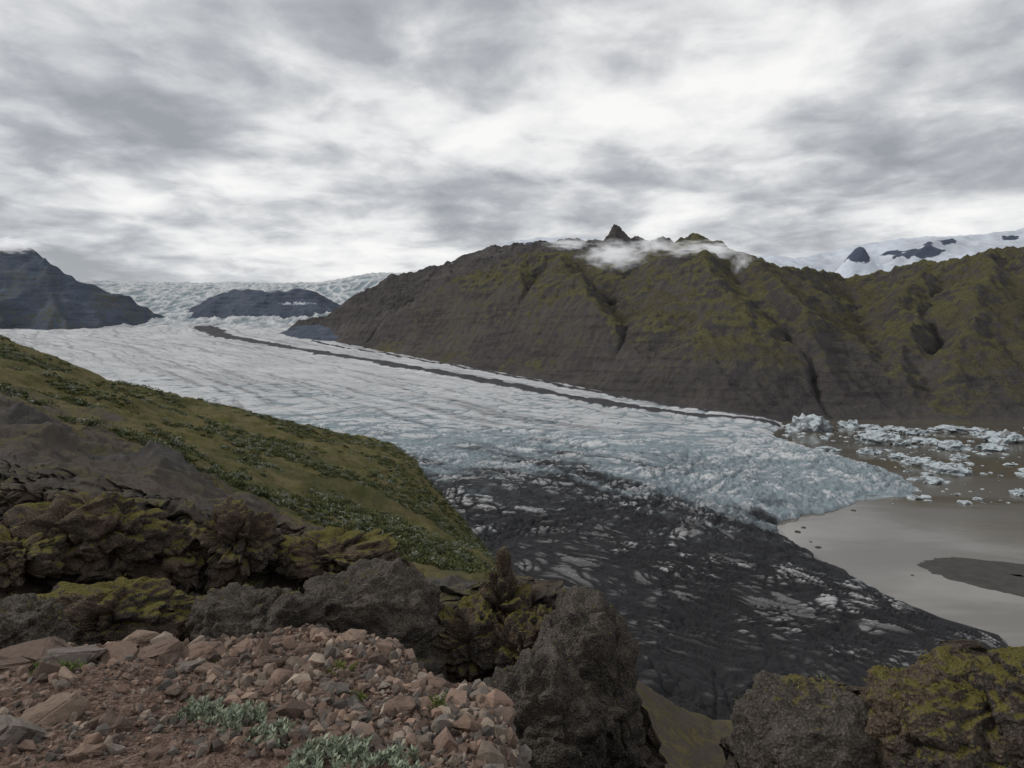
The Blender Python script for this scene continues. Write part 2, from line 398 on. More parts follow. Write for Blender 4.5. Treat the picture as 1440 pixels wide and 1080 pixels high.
def up2(a):
    h,w=a.shape; b=np.zeros((2*h-1,w)); b[::2]=a; b[1::2]=(a[:-1]+a[1:])/2
    c=np.zeros((2*h-1,2*w-1)); c[:,::2]=b; c[:,1::2]=(b[:,:-1]+b[:,1:])/2
    return c
RM=[(.88,[(455,462,5100),(478,440,5000),(505,418,4900),(560,404,4700),(640,388,4500),(720,357,4300),(790,352,4150),(860,352,4000),(930,347,3800),(968,329,3600),(1015,342,3550),(1075,366,3600),(1120,374,3800),(1180,386,4100)]),
    (.80,[(505,418,4900),(510,430,4650),(520,455,4400)]),
    (.80,[(790,352,4150),(795,375,3700),(830,412,3200),(865,470,2850),(890,528,2600)]),
    (.80,[(740,355,4250),(730,390,3850),(725,430,3450),(735,480,3100)]),
    (.85,[(640,388,4500),(620,405,4200),(640,440,3900),(660,480,3550)]),
    (.85,[(580,402,4650),(555,425,4400),(570,460,4050)]),
    (.85,[(930,347,3800),(922,385,3400),(945,440,2950),(962,520,2480)]),
    (.78,[(968,329,3600),(995,365,3100),(1030,415,2700),(1062,500,2400)]),
    (.80,[(1015,342,3550),(1075,375,3050),(1130,430,2670),(1165,510,2350)]),
    (.85,[(1075,366,3600),(1130,395,3400),(1180,440,3000)]),
    (.80,[(1180,388,4100),(1240,382,3900),(1300,368,3600),(1340,362,3400),(1400,348,3300),(1445,338,3200),(1560,315,3100),(1720,300,3000)]),
    (.80,[(1300,368,3600),(1278,405,3050),(1262,460,2640),(1260,530,2340)]),
    (.80,[(1400,348,3300),(1378,390,2830),(1358,460,2500),(1345,530,2290)]),
    (.80,[(1445,338,3200),(1440,400,2800),(1430,480,2450)]),
    (.8,[(1560,315,3100),(1530,400,2700),(1500,490,2400)]),
    (.7,[(520,412,5700),(545,388,5700),(610,374,5600),(690,345,5500),(745,341,5400),(800,334,5300),(835,338,5300),(900,348,5100),(968,345,4700)]),
    (2.0,[(846,337,5000),(855,325,5000),(861,314,5000),(866,312,5000),(872,318,5000),(879,323,5000),(888,334,5000)]),
    (1.5,[(893,333,5000),(902,330,5000),(915,335,5000),(935,330,4900),(945,335,4800)]),
   ]
cell=12.
gx=np.arange(-2300,4700,cell); gy=np.arange(1960,6300,cell); GX,GY=np.meshgrid(gx,gy)
wxm=60*fbm2(GX/340,GY/340,5,101); wym=60*fbm2(GX/340,GY/340,5,105)
fadew=ss(0,400,GY-2100)
Z=cones(GX+wxm*.8*fadew,GY+wym*.8*fadew,RM)
basepts=[hit(*p) for p in [(400,466),(430,472),(450,477),(520,490),(600,505),(720,527),(850,551),(950,569),(1085,587)]]
bx=[p[0] for p in basepts]; by=[p[1] for p in basepts]; bz=[p[2]-8 for p in basepts]
bx+= [900,1200,1600,5000]; by+=[2085,2090,2085,2050]; bz+=[-2,-2,-2,-2]
bx=[-2600]+bx; by=[7500]+by; bz=[300]+bz
Yb=np.interp(GX,bx,by)+18*fbm2(GX/150,GY*0,3,111); Zb=np.interp(GX,bx,bz)
tb=GY-Yb
Zf=Zb+.28*tb-.00003*np.maximum(tb,0)**2
Z=np.logaddexp(Z/14,np.minimum(Zf,700)/14)*14
lim=Zb+.55*np.minimum(tb,150)+.95*np.maximum(tb-150,0)
Z=-np.logaddexp(-Z/18,-lim/18)*18
Z+=44*(rid2(GX/210,GY/210,5,121)-.45)*ss(80,500,tb)
dmask=ss(20,260,tb)
Ze,acc=runoff(Z,cell,6,26000,110,7.)
Z=Z*(1-dmask)+Ze*dmask
Z2=up2(Z); A2=up2(acc); X2=up2(GX); Y2=up2(GY); T2=up2(tb)
Z2+=13*fbm2(X2/45,Y2/45,4,131)*ss(10,150,T2)
Z2+=26*(rid2(X2/40,Y2/40,3,135)-.3)*np.exp(-((X2-760)/130)**2-((Y2-5000)/130)**2)
sh=ss(-150,-600,X2)*1.2+.25
st=Z2/36.+.6*n2(X2/300,Y2/300,140); Z2+=sh*9*(np.abs((st%1)-.5)*2-.5)*ss(60,300,T2)*ss(4800,4300,Y2)
gyy,gxx=np.gradient(Z2,6.); slope=np.sqrt(gxx**2+gyy**2); sb=blur(slope,3)
nz=fbm2(X2/350,Y2/350,4,151)
green=ss(80,330,Z2+130*nz+60*ss(800,1500,X2))*(1.0-.75*ss(.85,1.4,sb))
green*=1-.68*ss(-350,-1000,X2)*ss(.35,-.25,nz)
green*=1-ss(4500,4900,Y2)
green=np.maximum(green,.32*ss(40,160,Z2)*(1-ss(.7,1.1,sb))*(1-ss(4400,4800,Y2)))
lnA=np.clip((A2-.55)/1.4,0,1)
green*=1-.45*ss(.2,.9,lnA)
snow=ss(4700,5000,Y2)*ss(750,900,Z2)*ss(.55,.30,slope)*.62
K=(T2>-60)
grid_mesh('mountain_range',X2,Y2,Z2,MAT_MTN,{'m':np.stack([green,lnA,snow],-1)},True,K)
print('mtn',time.time()-T0)

def small_mtn(name,R,x0,x1,y0,y1,cell,mat,amp,seed,gr=0.,snow=None,rockmask=None,ter=0,floor=-1e9):
    GX,GY=np.meshgrid(np.arange(x0,x1,cell),np.arange(y0,y1,cell))
    w=amp*1.6
    Z=cones(GX+w*fbm2(GX/(w*6),GY/(w*6),4,seed),GY+w*fbm2(GX/(w*6),GY/(w*6),4,seed+5),R)
    Z=np.maximum(Z,floor)
    Z+=amp*1.3*(rid2(GX/(amp*9),GY/(amp*9),5,seed+9)-.45)
    if ter: Z+=ter*(np.abs(((Z/(ter*4.)+.5*n2(GX/400,GY/400,seed+3))%1)-.5)*2-.5)
    Z,acc=runoff(Z,cell,3,12000,80,amp*.2)
    l=np.clip((acc-.6)/1.5,0,1)
    g=np.full(Z.shape,gr)*(fbm2(GX/300,GY/300,3,seed+12)+.6)
    s=snow(GX,GY,Z) if snow else g*0
    r=rockmask(GX,GY,Z) if rockmask else g
    return grid_mesh(name,GX,GY,Z,mat,{'m':np.stack([r,l*.8,s],-1)},True,None)
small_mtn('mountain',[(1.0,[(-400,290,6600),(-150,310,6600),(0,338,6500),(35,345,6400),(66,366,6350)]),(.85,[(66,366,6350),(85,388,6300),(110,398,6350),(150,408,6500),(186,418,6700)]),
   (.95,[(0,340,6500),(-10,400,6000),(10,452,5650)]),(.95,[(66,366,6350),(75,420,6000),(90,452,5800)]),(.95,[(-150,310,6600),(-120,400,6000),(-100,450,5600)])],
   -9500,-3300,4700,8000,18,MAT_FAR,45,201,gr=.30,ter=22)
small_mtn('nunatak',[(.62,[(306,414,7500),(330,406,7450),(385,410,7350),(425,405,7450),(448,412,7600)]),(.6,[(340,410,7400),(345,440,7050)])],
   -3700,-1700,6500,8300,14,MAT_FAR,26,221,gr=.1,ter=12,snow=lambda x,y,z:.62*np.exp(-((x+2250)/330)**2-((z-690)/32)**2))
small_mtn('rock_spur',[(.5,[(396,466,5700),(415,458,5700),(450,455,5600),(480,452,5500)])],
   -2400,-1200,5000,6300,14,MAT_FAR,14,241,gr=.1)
def rk(GX,GY,Z):
    r=.12+0*GX
    for (cx,cy,rx,ry) in CAPROCK: r=np.maximum(r,1.0*np.exp(-((GX-cx)/rx)**2-((GY-cy)/ry)**2))
    return r
def xy(u,Y): return (Y*(u-CU)/F,Y)
CAPROCK=[(*xy(1205,6300),110,170),(*xy(1290,6700),230,200),(*xy(1330,6900),160,120),(*xy(1255,6900),150,80),(*xy(740,6600),200,150),(*xy(1420,7000),120,80)]
small_mtn('ice_cap',[(.42,[(690,350,6900),(720,338,6900),(760,333,6900),(830,334,6900),(900,350,6900),(1000,352,7000),(1080,360,7000),(1130,362,7200),(1200,346,7300),(1260,335,7300),(1330,331,7200),(1400,327,7200),(1445,320,7200),(1700,295,7200)]),
    (1.5,[(1190,362,6300),(1200,346,6300),(1208,343,6300),(1222,360,6300)]),
    (.9,[(1262,362,6600),(1290,350,6700),(1310,338,6800),(1338,334,6900)]),(.9,[(1290,350,6700),(1285,368,6400)])],
    -450,7600,5800,9500,22,MAT_SNOW,26,261,rockmask=rk,floor=500)
print('far',time.time()-T0)

# ------------------------------------------------------------------ LAKE
R=26000
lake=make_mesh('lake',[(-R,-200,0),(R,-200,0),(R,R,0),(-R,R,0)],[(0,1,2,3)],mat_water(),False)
def island(name,u0,u1,v0,v1,hh,seed):
    x0,y1=z0pt((u0+u1)/2,v0); x1,y0=z0pt((u0+u1)/2,v1)
    cx,cy=(x0+x1)/2,(y0+y1)/2; rx=(u1-u0)/2/F*cy; ry=(y1-y0)/2
    X,Y=np.meshgrid(np.linspace(-1.4,1.4,150),np.linspace(-1.4,1.4,110))
    r=np.sqrt(X**2+Y**2)+.09*fbm2(X*1.6,Y*1.6,4,seed)
    z=hh*(1-r**1.5)+.15*fbm2(X*8,Y*8,3,seed); 
    grid_mesh(name,cx+X*rx,cy+(Y-.35*X)*ry,z,mat_gravel(),None,True,z>-1)
island('gravel_island',1322,1540,786,846,3.,5)
# ------------------------------------------------------------------ blobs / bergs
def ico(sub):
    bm=bmesh.new(); bmesh.ops.create_icosphere(bm,subdivisions=sub,radius=1)
    V=np.array([v.co[:] for v in bm.verts]); Fc=np.array([[v.index for v in f.verts] for f in bm.faces]); bm.free(); return V,Fc
ICO={k:ico(k) for k in (1,2,3,4,6,7)}
def berg_geo(rx,ry,hz,seed,sub):
    V,Fc=ICO[sub]; V=V.copy()
    n=1+.55*fbm3(V[:,0]*1.3,V[:,1]*1.3,V[:,2]*1.3,3,seed)+.45*(rid3(V[:,0]*2.2,V[:,1]*2.2,V[:,2]*2.2,4,seed+4)-.5)
    V=V*n[:,None]; V[:,2]=np.sign(V[:,2])*np.abs(V[:,2])**.8
    V[:,2]+=.35*np.maximum(fbm2(V[:,0]*2.5+seed,V[:,1]*2.5,3,seed),0)*(V[:,2]>0)
    return V*np.array([rx,ry,hz]),Fc
bergs=[(1135,601,54,24),(1238,618,58,19),(1335,603,46,9),(1338,628,46,14),(1410,617,52,15),(1332,660,54,15),(1290,650,36,12),(1195,597,32,10),(1255,603,32,8),(1285,607,40,9),(1395,629,36,9),(1308,674,40,7),(1436,692,30,9),(1165,630,30,6),(1222,634,28,8),(1265,640,26,7),(1225,600,26,7),(1350,640,24,6),(1300,620,40,9),(1375,606,34,8),(1262,622,30,9)]
for i,(u,v,w,h) in enumerate(bergs):
    x,y=z0pt(u,v+3); V,Fc=berg_geo(w/2/F*y*.92,w/2/F*y*.9,h/F*y*.78,300+i*3,4)
    a=rng.rand()*.6-.3; c,s=math.cos(a),math.sin(a); V=V@np.array([[c,s,0],[-s,c,0],[0,0,1]])
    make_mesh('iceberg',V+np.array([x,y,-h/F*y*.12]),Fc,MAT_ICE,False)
AV=[];AF=[];o=0
for i in range(420):
    if i<340: u=1105+rng.rand()**1.1*380; v=591+abs(rng.randn())*25+rng.rand()*10+ (u-1100)*.03
    else: u=1250+rng.rand()*210; v=630+rng.rand()*80
    x,y=z0pt(u,v)
    if inpoly(np.array([x]),np.array([y]),POLY)[0]: continue
    sz=(.9+rng.rand()**3.5*9); V,Fc=berg_geo(sz,sz*1.1,sz*.35,400+i,2)
    AV.append(V+np.array([x,y,-.1])); AF.append(Fc+o); o+=len(V)
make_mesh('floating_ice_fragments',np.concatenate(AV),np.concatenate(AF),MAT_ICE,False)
AV=[];AF=[];o=0
for i,(u,v) in enumerate([(1283,809),(1105,757),(1140,762),(1200,718),(1130,742),(1165,700),(1230,690),(1345,697),(1150,770),(1122,748)]):
    x,y=z0pt(u,v); sz=1.2+rng.rand()*2; V,Fc=berg_geo(sz,sz,sz*.4,600+i,2); AV.append(V+np.array([x,y,0])); AF.append(Fc+o); o+=len(V)
make_mesh('dirty_ice_fragments',np.concatenate(AV),np.concatenate(AF),mat_gravel(),False)

# ------------------------------------------------------------------ FOREGROUND HILLSIDE (stations from ledge to valley)
def stn(pts):
    p=np.array(pts,float); return lambda u:(np.exp(np.interp(u,p[:,0],np.log(p[:,1]))),np.interp(u,p[:,0],p[:,2]))
S=[]
S.append((stn([(-600,.5,3562),(700,.5,3562),(900,.5,4300),(1700,.5,4300)]),.0, 0,1,0))
S.append((stn([(-600,2.4,1130),(690,2.4,1130),(740,2.4,1350),(800,2.4,1600),(1700,2.4,1700)]),.03, 0,1,0))
S.append((stn([(-600,5,900),(0,4.6,930),(100,4.8,910),(230,5,905),(330,5,902),(380,5.2,888),(450,5.2,880),(500,5,890),(560,4.6,908),(600,4.2,950),(680,3.9,968),(715,3.6,990),(735,3.3,1080),(760,3.2,1400),(1000,3.2,1600),(1700,3.2,1600)]),.05, 0,1,0))
S.append((stn([(-600,6,1000),(0,5.4,1060),(500,5.8,1040),(600,5,1100),(700,4.5,1200),(760,4.4,1700),(1000,4.4,1800),(1700,4.4,1700)]),.15, 0,.4,0))
S.append((stn([(-600,11,950),(0,11,1000),(300,11,1020),(600,10,1080),(700,9,1250),(900,9,1450),(1000,8,1600),(1100,6,1400),(1700,6,1400)]),.3, 0,0,.3))
S.append((stn([(-600,17,860),(0,17.5,870),(100,18,862),(200,18.5,880),(300,18.5,895),(400,20,885),(540,20,880),(600,17.5,930),(700,16,1000),(760,15,1090),(900,14,1250),(1000,12,1400),(1060,8.5,1250),(1700,8.5,1150)]),.9, 0,0,.15))
S.append((stn([(-600,20,600),(0,20,692),(60,20,697),(130,20,705),(200,21,708),(300,22,728),(400,23,750),(540,23,765),(600,20,830),(680,20,822),(720,19,815),(760,18,812),(800,17.5,834),(850,17,884),(885,16.5,950),(903,16,1010),(915,16,1150),(980,14,1350),(1030,11,1150),(1045,10,1030),(1080,10,990),(1130,10,975),(1200,10,975),(1235,10,1000),(1300,10,960),(1340,10,948),(1440,10,940),(1700,10,900)]),.75, 0.05,0,.15))
S.append((stn([(-600,28,560),(0,28,650),(200,28,695),(330,28,735),(540,28,800),(600,26,860),(680,26,860),(900,24,1100),(1000,22,1500),(1100,16,1300),(1700,16,1300)]),.5, .1,0,.85))
S.append((stn([(-600,40,480),(0,40,572),(60,40,588),(100,40,618),(150,40,638),(190,40,642),(225,40,630),(260,40,655),(330,40,700),(400,42,737),(500,42,778),(600,40,832),(680,40,832),(900,36,1250),(1000,34,1350),(1700,34,1500)]),.6, .14,0,1))
S.append((stn([(-600,52,470),(0,52,566),(100,52,607),(200,52,632),(300,54,682),(400,54,722),(500,54,768),(600,54,805),(680,54,815),(900,46,1180),(1000,45,1230),(1700,45,1400)]),.7, .7,0,.6))
S.append((stn([(-600,95,440),(0,90,520),(150,90,562),(300,92,612),(400,95,642),(500,95,675),(560,95,695),(600,92,722),(650,85,768),(690,75,805),(760,70,900),(900,62,1050),(950,62,1080),(1040,62,1120),(1700,62,1300)]),.8, 1.,0,.3))
S.append((stn([(-600,150,420),(0,145,476),(60,150,500),(160,155,538),(300,165,568),(400,170,586),(480,172,606),(550,172,624),(585,165,648),(612,150,690),(650,135,730),(690,120,778),(740,110,850),(850,95,925),(900,90,955),(950,95,982),(1000,100,1004),(1040,100,1012),(1200,110,1060),(1700,120,1100)]),.8, 1.,0,.3))
S.append((stn([(-600,175,440),(0,165,492),(300,188,590),(480,195,640),(550,195,665),(612,170,735),(690,138,820),(850,110,975),(950,110,1020),(1040,115,1050),(1700,140,1130)]),1.2, .7,0,.3))
S.append((stn([(-600,300,520),(0,280,560),(300,300,660),(550,290,760),(690,230,880),(850,190,1030),(950,180,1090),(1040,180,1110),(1700,200,1180)]),3., .3,0,.5))
S.append((stn([(-600,900,640),(0,700,780),(550,480,950),(850,400,1000),(1700,360,1050)]),4., 0,0,.7))
cnt=[10,70,34,14,30,140,44,50,34,60,70,22,20,14]
ucol=np.linspace(-600,1700,1150)
rowsP=[];att=[]
ST=[(f(ucol),a,vg,so,gv) for f,a,vg,so,gv in S]
rowidx=[]
for k in range(len(ST)-1):
    (Ya,va),aa,g1,s1,r1=ST[k]; (Yb_,vb),ab,g2,s2,r2=ST[k+1]
    za=H+Ya*(CV-va)/F; zb=H+Yb_*(CV-vb)/F
    for i in range(cnt[k]):
        t=i/cnt[k]
        Yv=Ya+(Yb_-Ya)*t if Ya.mean()*1.8>Yb_.mean() else np.exp(np.log(Ya)*(1-t)+np.log(Yb_)*t)
        tz=(Yv-Ya)/(Yb_-Ya+1e-9); zv=za+(zb-za)*tz
        rowsP.append((Yv,zv)); att.append((aa+(ab-aa)*t,g1+(g2-g1)*t,s1+(s2-s1)*t,r1+(r2-r1)*t)); rowidx.append(k+t)
FY=np.array([r[0] for r in rowsP]); FZ=np.array([r[1] for r in rowsP]); FU=np.tile(ucol,(len(FY),1))
rowidx=np.array(rowidx)
for _ in range(2):
    FZ[1:-1]=(FZ[:-2]+2*FZ[1:-1]+FZ[2:])/4; FY[1:-1]=(FY[:-2]+2*FY[1:-1]+FY[2:])/4
FX=FY*(FU-CU)/F
A_=np.array([a[0] for a in att])[:,None]; 
dx1=fbm3(FX/2.2,FY/2.2,FZ/2.2,4,701,.5); dx2=fbm3(FX/2.2,FY/2.2,FZ/2.2,4,731,.5)
dz=fbm3(FX/2.6,FY/2.6,FZ/2.6,5,761,.5)
cr=rid3(FX/1.3,FY/1.3,FZ/1.3,4,781)-.5
ledge=ss(3.0,2.4,rowidx)[:,None]*np.ones_like(FX)
cliff=(ss(4.5,5.0,rowidx)*ss(7.4,6.6,rowidx))[:,None]*np.ones_like(FX)
bd=np.zeros_like(FX); r0,r1_=np.searchsorted(rowidx,4.5),np.searchsorted(rowidx,7.4)
sl_=slice(r0,r1_)
wz=.25*fbm3(FX[sl_]/1.,FY[sl_]/1.,FZ[sl_]/1.,2,791)
f1,f2,rr_=worley(FX[sl_]/1.3+wz,FY[sl_]/1.3,FZ[sl_]/.9+wz,5); g1,g2,rs_=worley(FX[sl_]/.45,FY[sl_]/.45+wz,FZ[sl_]/.32,6)
bd[sl_]=.75*(rr_-.5)-.28*ss(.16,0,f2-f1)+.22*(rs_-.5)-.10*ss(.2,0,g2-g1)
A2_=A_*(1-ledge)
big=fbm2(FX/28,FY/28,4,791)
hillw=ss(8,10,rowidx)[:,None]
FXd=FX+A2_*.7*dx1*(1-.5*hillw)+cliff*bd*.3; FYd=FY+A2_*(.8*dx2)*(1-.5*hillw)-cliff*bd*.9
FZd=FZ+A2_*(.7*dz+.35*cr)*(1-.45*hillw)+hillw*1.5*big*ss(0,30,FY-40)+hillw*.5*fbm2(FX/6,FY/6,4,795)*ss(0,30,FY-40)+cliff*bd*.25
mid8=(ss(7.2,7.8,rowidx)*ss(9.2,8.6,rowidx))[:,None]
FZd+=mid8*(1.1*(rid2(FX/5,FY/5,4,797)-.5))
FZd+=ledge*(.05*fbm3(FX/.5,FY/.5,FZ*0,5,801)+.012*fbm3(FX/.06,FY/.06,FZ*0,3,811))*ss(.4,2,FY)
vegm=np.array([a[1] for a in att])[:,None]*np.ones_like(FX); soilm=np.array([a[2] for a in att])[:,None]*np.ones_like(FX); grm=np.array([a[3] for a in att])[:,None]*np.ones_like(FX)
soilm*=ss(790,735,FU)
vegm*=1-.75*ss(260,120,FU)*ss(10.2,9.0,rowidx)[:,None]*.5
vegm*=1-.58*ss(760,860,FU)
grm*=.4+.6*ss(-.2,.3,fbm2(FX/9,FY/9,3,821))
ground=grid_mesh('hillside_ground',FXd,FYd,FZd,MAT_GROUND,{'z':np.stack([vegm,soilm,grm],-1)},True)
print('fg',time.time()-T0)
# ------------------------------------------------------------------ rock formations
MP=[];MNm=[]
def crag(name,u,v,Y,rx,ry,rz,seed,mat,amp=.35,freq=1.6,sub=6,rid=.3,block=1.,tuft=.3):
    V,Fc=ICO[sub]; V=V.copy()
    s=Y/F; q=V*np.array([rx,ry,rz])/max(rx,ry,rz)*freq
    V=np.sign(V)*np.abs(V)**.85
    n=1+amp*fbm3(q[:,0]*1.2,q[:,1]*1.2,q[:,2]*1.2,3,seed,.5)+rid*(rid3(q[:,0]*1.9,q[:,1]*1.9,q[:,2]*1.9,3,seed+7,.45)-.5)
    P=V*n[:,None]*np.array([rx,ry,rz])*s
    nr_=P/np.maximum(np.linalg.norm(P,axis=1),1e-6)[:,None]
    k=Y/16.
    w=.22*fbm3(P[:,0]/k,P[:,1]/k,P[:,2]/k,2,seed+60)
    f1,f2,ra=worley(P[:,0]/(1.1*k)+w,P[:,1]/(1.1*k),P[:,2]/(.75*k)+w,seed); g1,g2,rb=worley(P[:,0]/(.42*k),P[:,1]/(.42*k)+w,P[:,2]/(.3*k),seed+1)
    D=.78*block*(.55*(ra-.5)-.24*ss(.18,0,f2-f1)+.20*(rb-.5)-.09*ss(.2,0,g2-g1))+.07*fbm3(P[:,0]/(.3*k),P[:,1]/(.3*k),P[:,2]/(.3*k),3,seed+20)
    P=P+nr_*(D*k)[:,None]
    x,y,z=W(u,v,Y)
    ob=make_mesh(name,P+np.array([x,y,z]),Fc,mat,True)
    N_=np.zeros(len(P)*3,dtype=np.float32); ob.data.vertices.foreach_get('normal',N_); N_=N_.reshape(-1,3)
    r_=np.random.RandomState(seed); pos=P+np.array([x,y,z])
    w_=(N_[:,2]>.65)&(fbm3(pos[:,0]/1.1,pos[:,1]/1.1,pos[:,2]/1.1,3,seed+50)>.22)&(r_.rand(len(P))<tuft*.16*(1 if sub==6 else .3))
    MP.append(pos[w_]); MNm.append(N_[w_])
    return ob
crag('rock_outcrop',130,748,19.5,95,60,48,900,MAT_CRAG,.28,1.5,6,.2)
crag('rock_outcrop',250,778,20.5,60,50,36,905,MAT_CRAG,.28,1.4,6,.2)
crag('rock_outcrop',340,762,20.5,44,50,54,910,MAT_CRAG,.32,1.6,6,.2,1.2)
crag('rock_outcrop',470,785,21.5,88,50,28,920,MAT_CRAG,.3,2.,6,.2)
crag('rock_outcrop',707,855,17.5,25,34,72,930,MAT_CRAG,.34,2.4,6,.25,1.3)
crag('rock_outcrop',742,925,16.5,44,40,58,935,MAT_CRAG,.34,2.0,6,.25,1.1)
crag('rock_outcrop',655,915,17,55,40,56,937,MAT_CRAG,.3,1.5,6,.2)
crag('rock_outcrop',822,1005,15.5,80,70,168,940,MAT_BUT,.2,1.6,7,.15,.35)
crag('rock_outcrop',760,1040,13.5,80,60,118,945,MAT_BUT,.25,1.6,6,.2,.6)
crag('rock_outcrop',520,900,17,105,70,98,950,MAT_BUT,.2,1.6,7,.15,.25)
crag('rock_outcrop',350,895,15.5,85,60,68,955,MAT_BUT,.25,1.6,6,.2,.5)
crag('rock_outcrop',160,872,16,140,60,50,960,MAT_CRAG,.28,1.8,6,.2,.8)
crag('rock_outcrop',10,895,12,75,60,48,965,MAT_BUT,.25,1.6,6,.2,.6)
crag('rock_outcrop',20,785,18,60,60,32,966,MAT_CRAG,.3,1.6,6,.2)
crag('conglomerate_boulder',1135,1055,9.3,98,90,93,970,MAT_BUT,.15,1.4,6,.1,.2,tuft=.1)
crag('conglomerate_boulder',1365,1050,8.8,146,110,108,980,MAT_CRAG,.16,1.8,7,.12,.4,tuft=.4)
crag('conglomerate_boulder',1500,1010,8.2,110,90,88,985,MAT_CRAG,.2,1.8,6,.15,.6)
print('crags',time.time()-T0)
# ------------------------------------------------------------------ stones
def hull(seed,n=14,flat=.7):
    r=np.random.RandomState(seed); P=r.randn(n,3); P/=np.linalg.norm(P,axis=1)[:,None]; P*=(.75+.35*r.rand(n,1)); P*=np.array([1,.8,flat])
    bm=bmesh.new(); vs=[bm.verts.new(p) for p in P]; o=bmesh.ops.convex_hull(bm,input=vs)
    bad=[g for g in o['geom_interior'] if isinstance(g,bmesh.types.BMVert)]
    bmesh.ops.delete(bm,geom=bad,context='VERTS'); bmesh.ops.triangulate(bm,faces=bm.faces)
    bm.verts.ensure_lookup_table(); bm.verts.index_update()
    V=np.array([v.co[:] for v in bm.verts]); Fc=np.array([[v.index for v in f.verts] for f in bm.faces]); bm.free(); return V,Fc
HL=[hull(i,12+i%6,.55+.05*(i%5)) for i in range(24)]
def rotm(r):
    q=r.randn(4); q/=np.linalg.norm(q); w,x,y,z=q
    return np.array([[1-2*(y*y+z*z),2*(x*y-z*w),2*(x*z+y*w)],[2*(x*y+z*w),1-2*(x*x+z*z),2*(y*z-x*w)],[2*(x*z-y*w),2*(y*z+x*w),1-2*(x*x+y*y)]])
COLS=np.array([(.28,.195,.15),(.235,.165,.13),(.32,.235,.18),(.20,.145,.115),(.18,.16,.142),(.38,.305,.24),(.145,.112,.095),(.26,.22,.19),(.34,.23,.175)])
def scatter_stones(name,pts,sizes,mat,seed):
    r=np.random.RandomState(seed); AV=[];AF=[];AC=[];o=0
    for p,s in zip(pts,sizes):
        V,Fc=HL[r.randint(len(HL))]; V=(V*s)@rotm(r).T
        AV.append(V+p); AF.append(Fc+o); o+=len(V); c=COLS[r.randint(len(COLS))]*(.45+.75*r.rand()); AC.append(np.tile(c,(len(V),1)))
    return make_mesh(name,np.concatenate(AV),np.concatenate(AF),mat,False,{'c':np.concatenate(AC)})
rr=np.where((rowidx>1.15)&(rowidx<2.6))[0]
def surf(u,ri): 
    c=int(np.clip((u+600)/2300*1149,0,1149)); return np.array([FXd[ri,c],FYd[ri,c],FZd[ri,c]])
pts=[];sz=[]
r=np.random.RandomState(3)
for i in range(19000):
    u=r.uniform(-250,745); ri=r.choice(rr); dens=.34+.66*ss(230,380,np.array(u)) 
    if r.rand()>dens: continue
    s=.005+.010*r.rand()+.045*r.rand()**7 
    if r.rand()<.035: s*=1.9
    p=surf(u,ri); p[2]+=s*.2; pts.append(p); sz.append(s)
scatter_stones('scree_stones',pts,sz,MAT_STONE,4)
bl=[(40,940,.26,4.4),(110,945,.2,4.4),(165,930,.2,4.5),(230,925,.2,4.6),(290,925,.18,4.6),(75,1030,.16,3.3),(150,1035,.12,3.2),(20,1060,.2,3.),(350,920,.13,4.7),(400,905,.12,4.8),(450,895,.13,4.9),(500,905,.13,4.8),(380,950,.1,4.2),(470,1000,.09,3.7),(540,930,.12,4.4),(620,975,.1,4.),(120,1075,.09,2.8),(300,960,.1,4.2),(250,990,.07,3.7),(415,975,.08,3.8),(680,1000,.09,3.6),(430,925,.09,4.5),(560,1040,.09,3.3),(195,915,.15,4.9),(10,925,.2,4.7),(265,950,.12,4.3)]
for i,(u,v,s,Y) in enumerate(bl):
    rw=np.argmin(np.abs(FY[:,int((u+600)/2300*1149)]-Y)); p=surf(u,rw)+np.array([0,0,s*.12])
    r2=np.random.RandomState(50+i); bm=bmesh.new(); hv,hf=hull(70+i,16,.5)
    a=r2.rand()*6.28; Rz=np.array([[math.cos(a),-math.sin(a),0],[math.sin(a),math.cos(a),0],[0,0,1]]); tl=(r2.rand()-.5)*.5; Rx=np.array([[1,0,0],[0,math.cos(tl),-math.sin(tl)],[0,math.sin(tl),math.cos(tl)]])
    hv=(hv*s*np.array([1.25,1,1]))@Rz.T@Rx.T
    vs=[bm.verts.new(x) for x in hv]
    for f in hf: bm.faces.new([vs[k] for k in f])
    bmesh.ops.bevel(bm,geom=bm.edges[:],offset=s*.05,segments=2,affect='EDGES')
    bmesh.ops.triangulate(bm,faces=bm.faces[:]); bmesh.ops.subdivide_edges(bm,edges=[e for e in bm.edges if e.calc_length()>s*.25],cuts=2,use_grid_fill=True); bmesh.ops.triangulate(bm,faces=bm.faces[:])
    bm.verts.index_update(); hv=np.array([x.co[:] for x in bm.verts]); hf=np.array([[x.index for x in f.verts] for f in bm.faces]); bm.free()
    hv=hv+ (s*.12*fbm3(hv[:,0]/s*3,hv[:,1]/s*3,hv[:,2]/s*3,3,i))[:,None]*hv/np.maximum(np.linalg.norm(hv,axis=1),1e-6)[:,None]
    c=COLS[[3,7,0,1,0,2][i%6]]*.78
    make_mesh('rock',hv+p,hf,MAT_STONE,False,{'c':np.tile(c,(len(hv),1))})
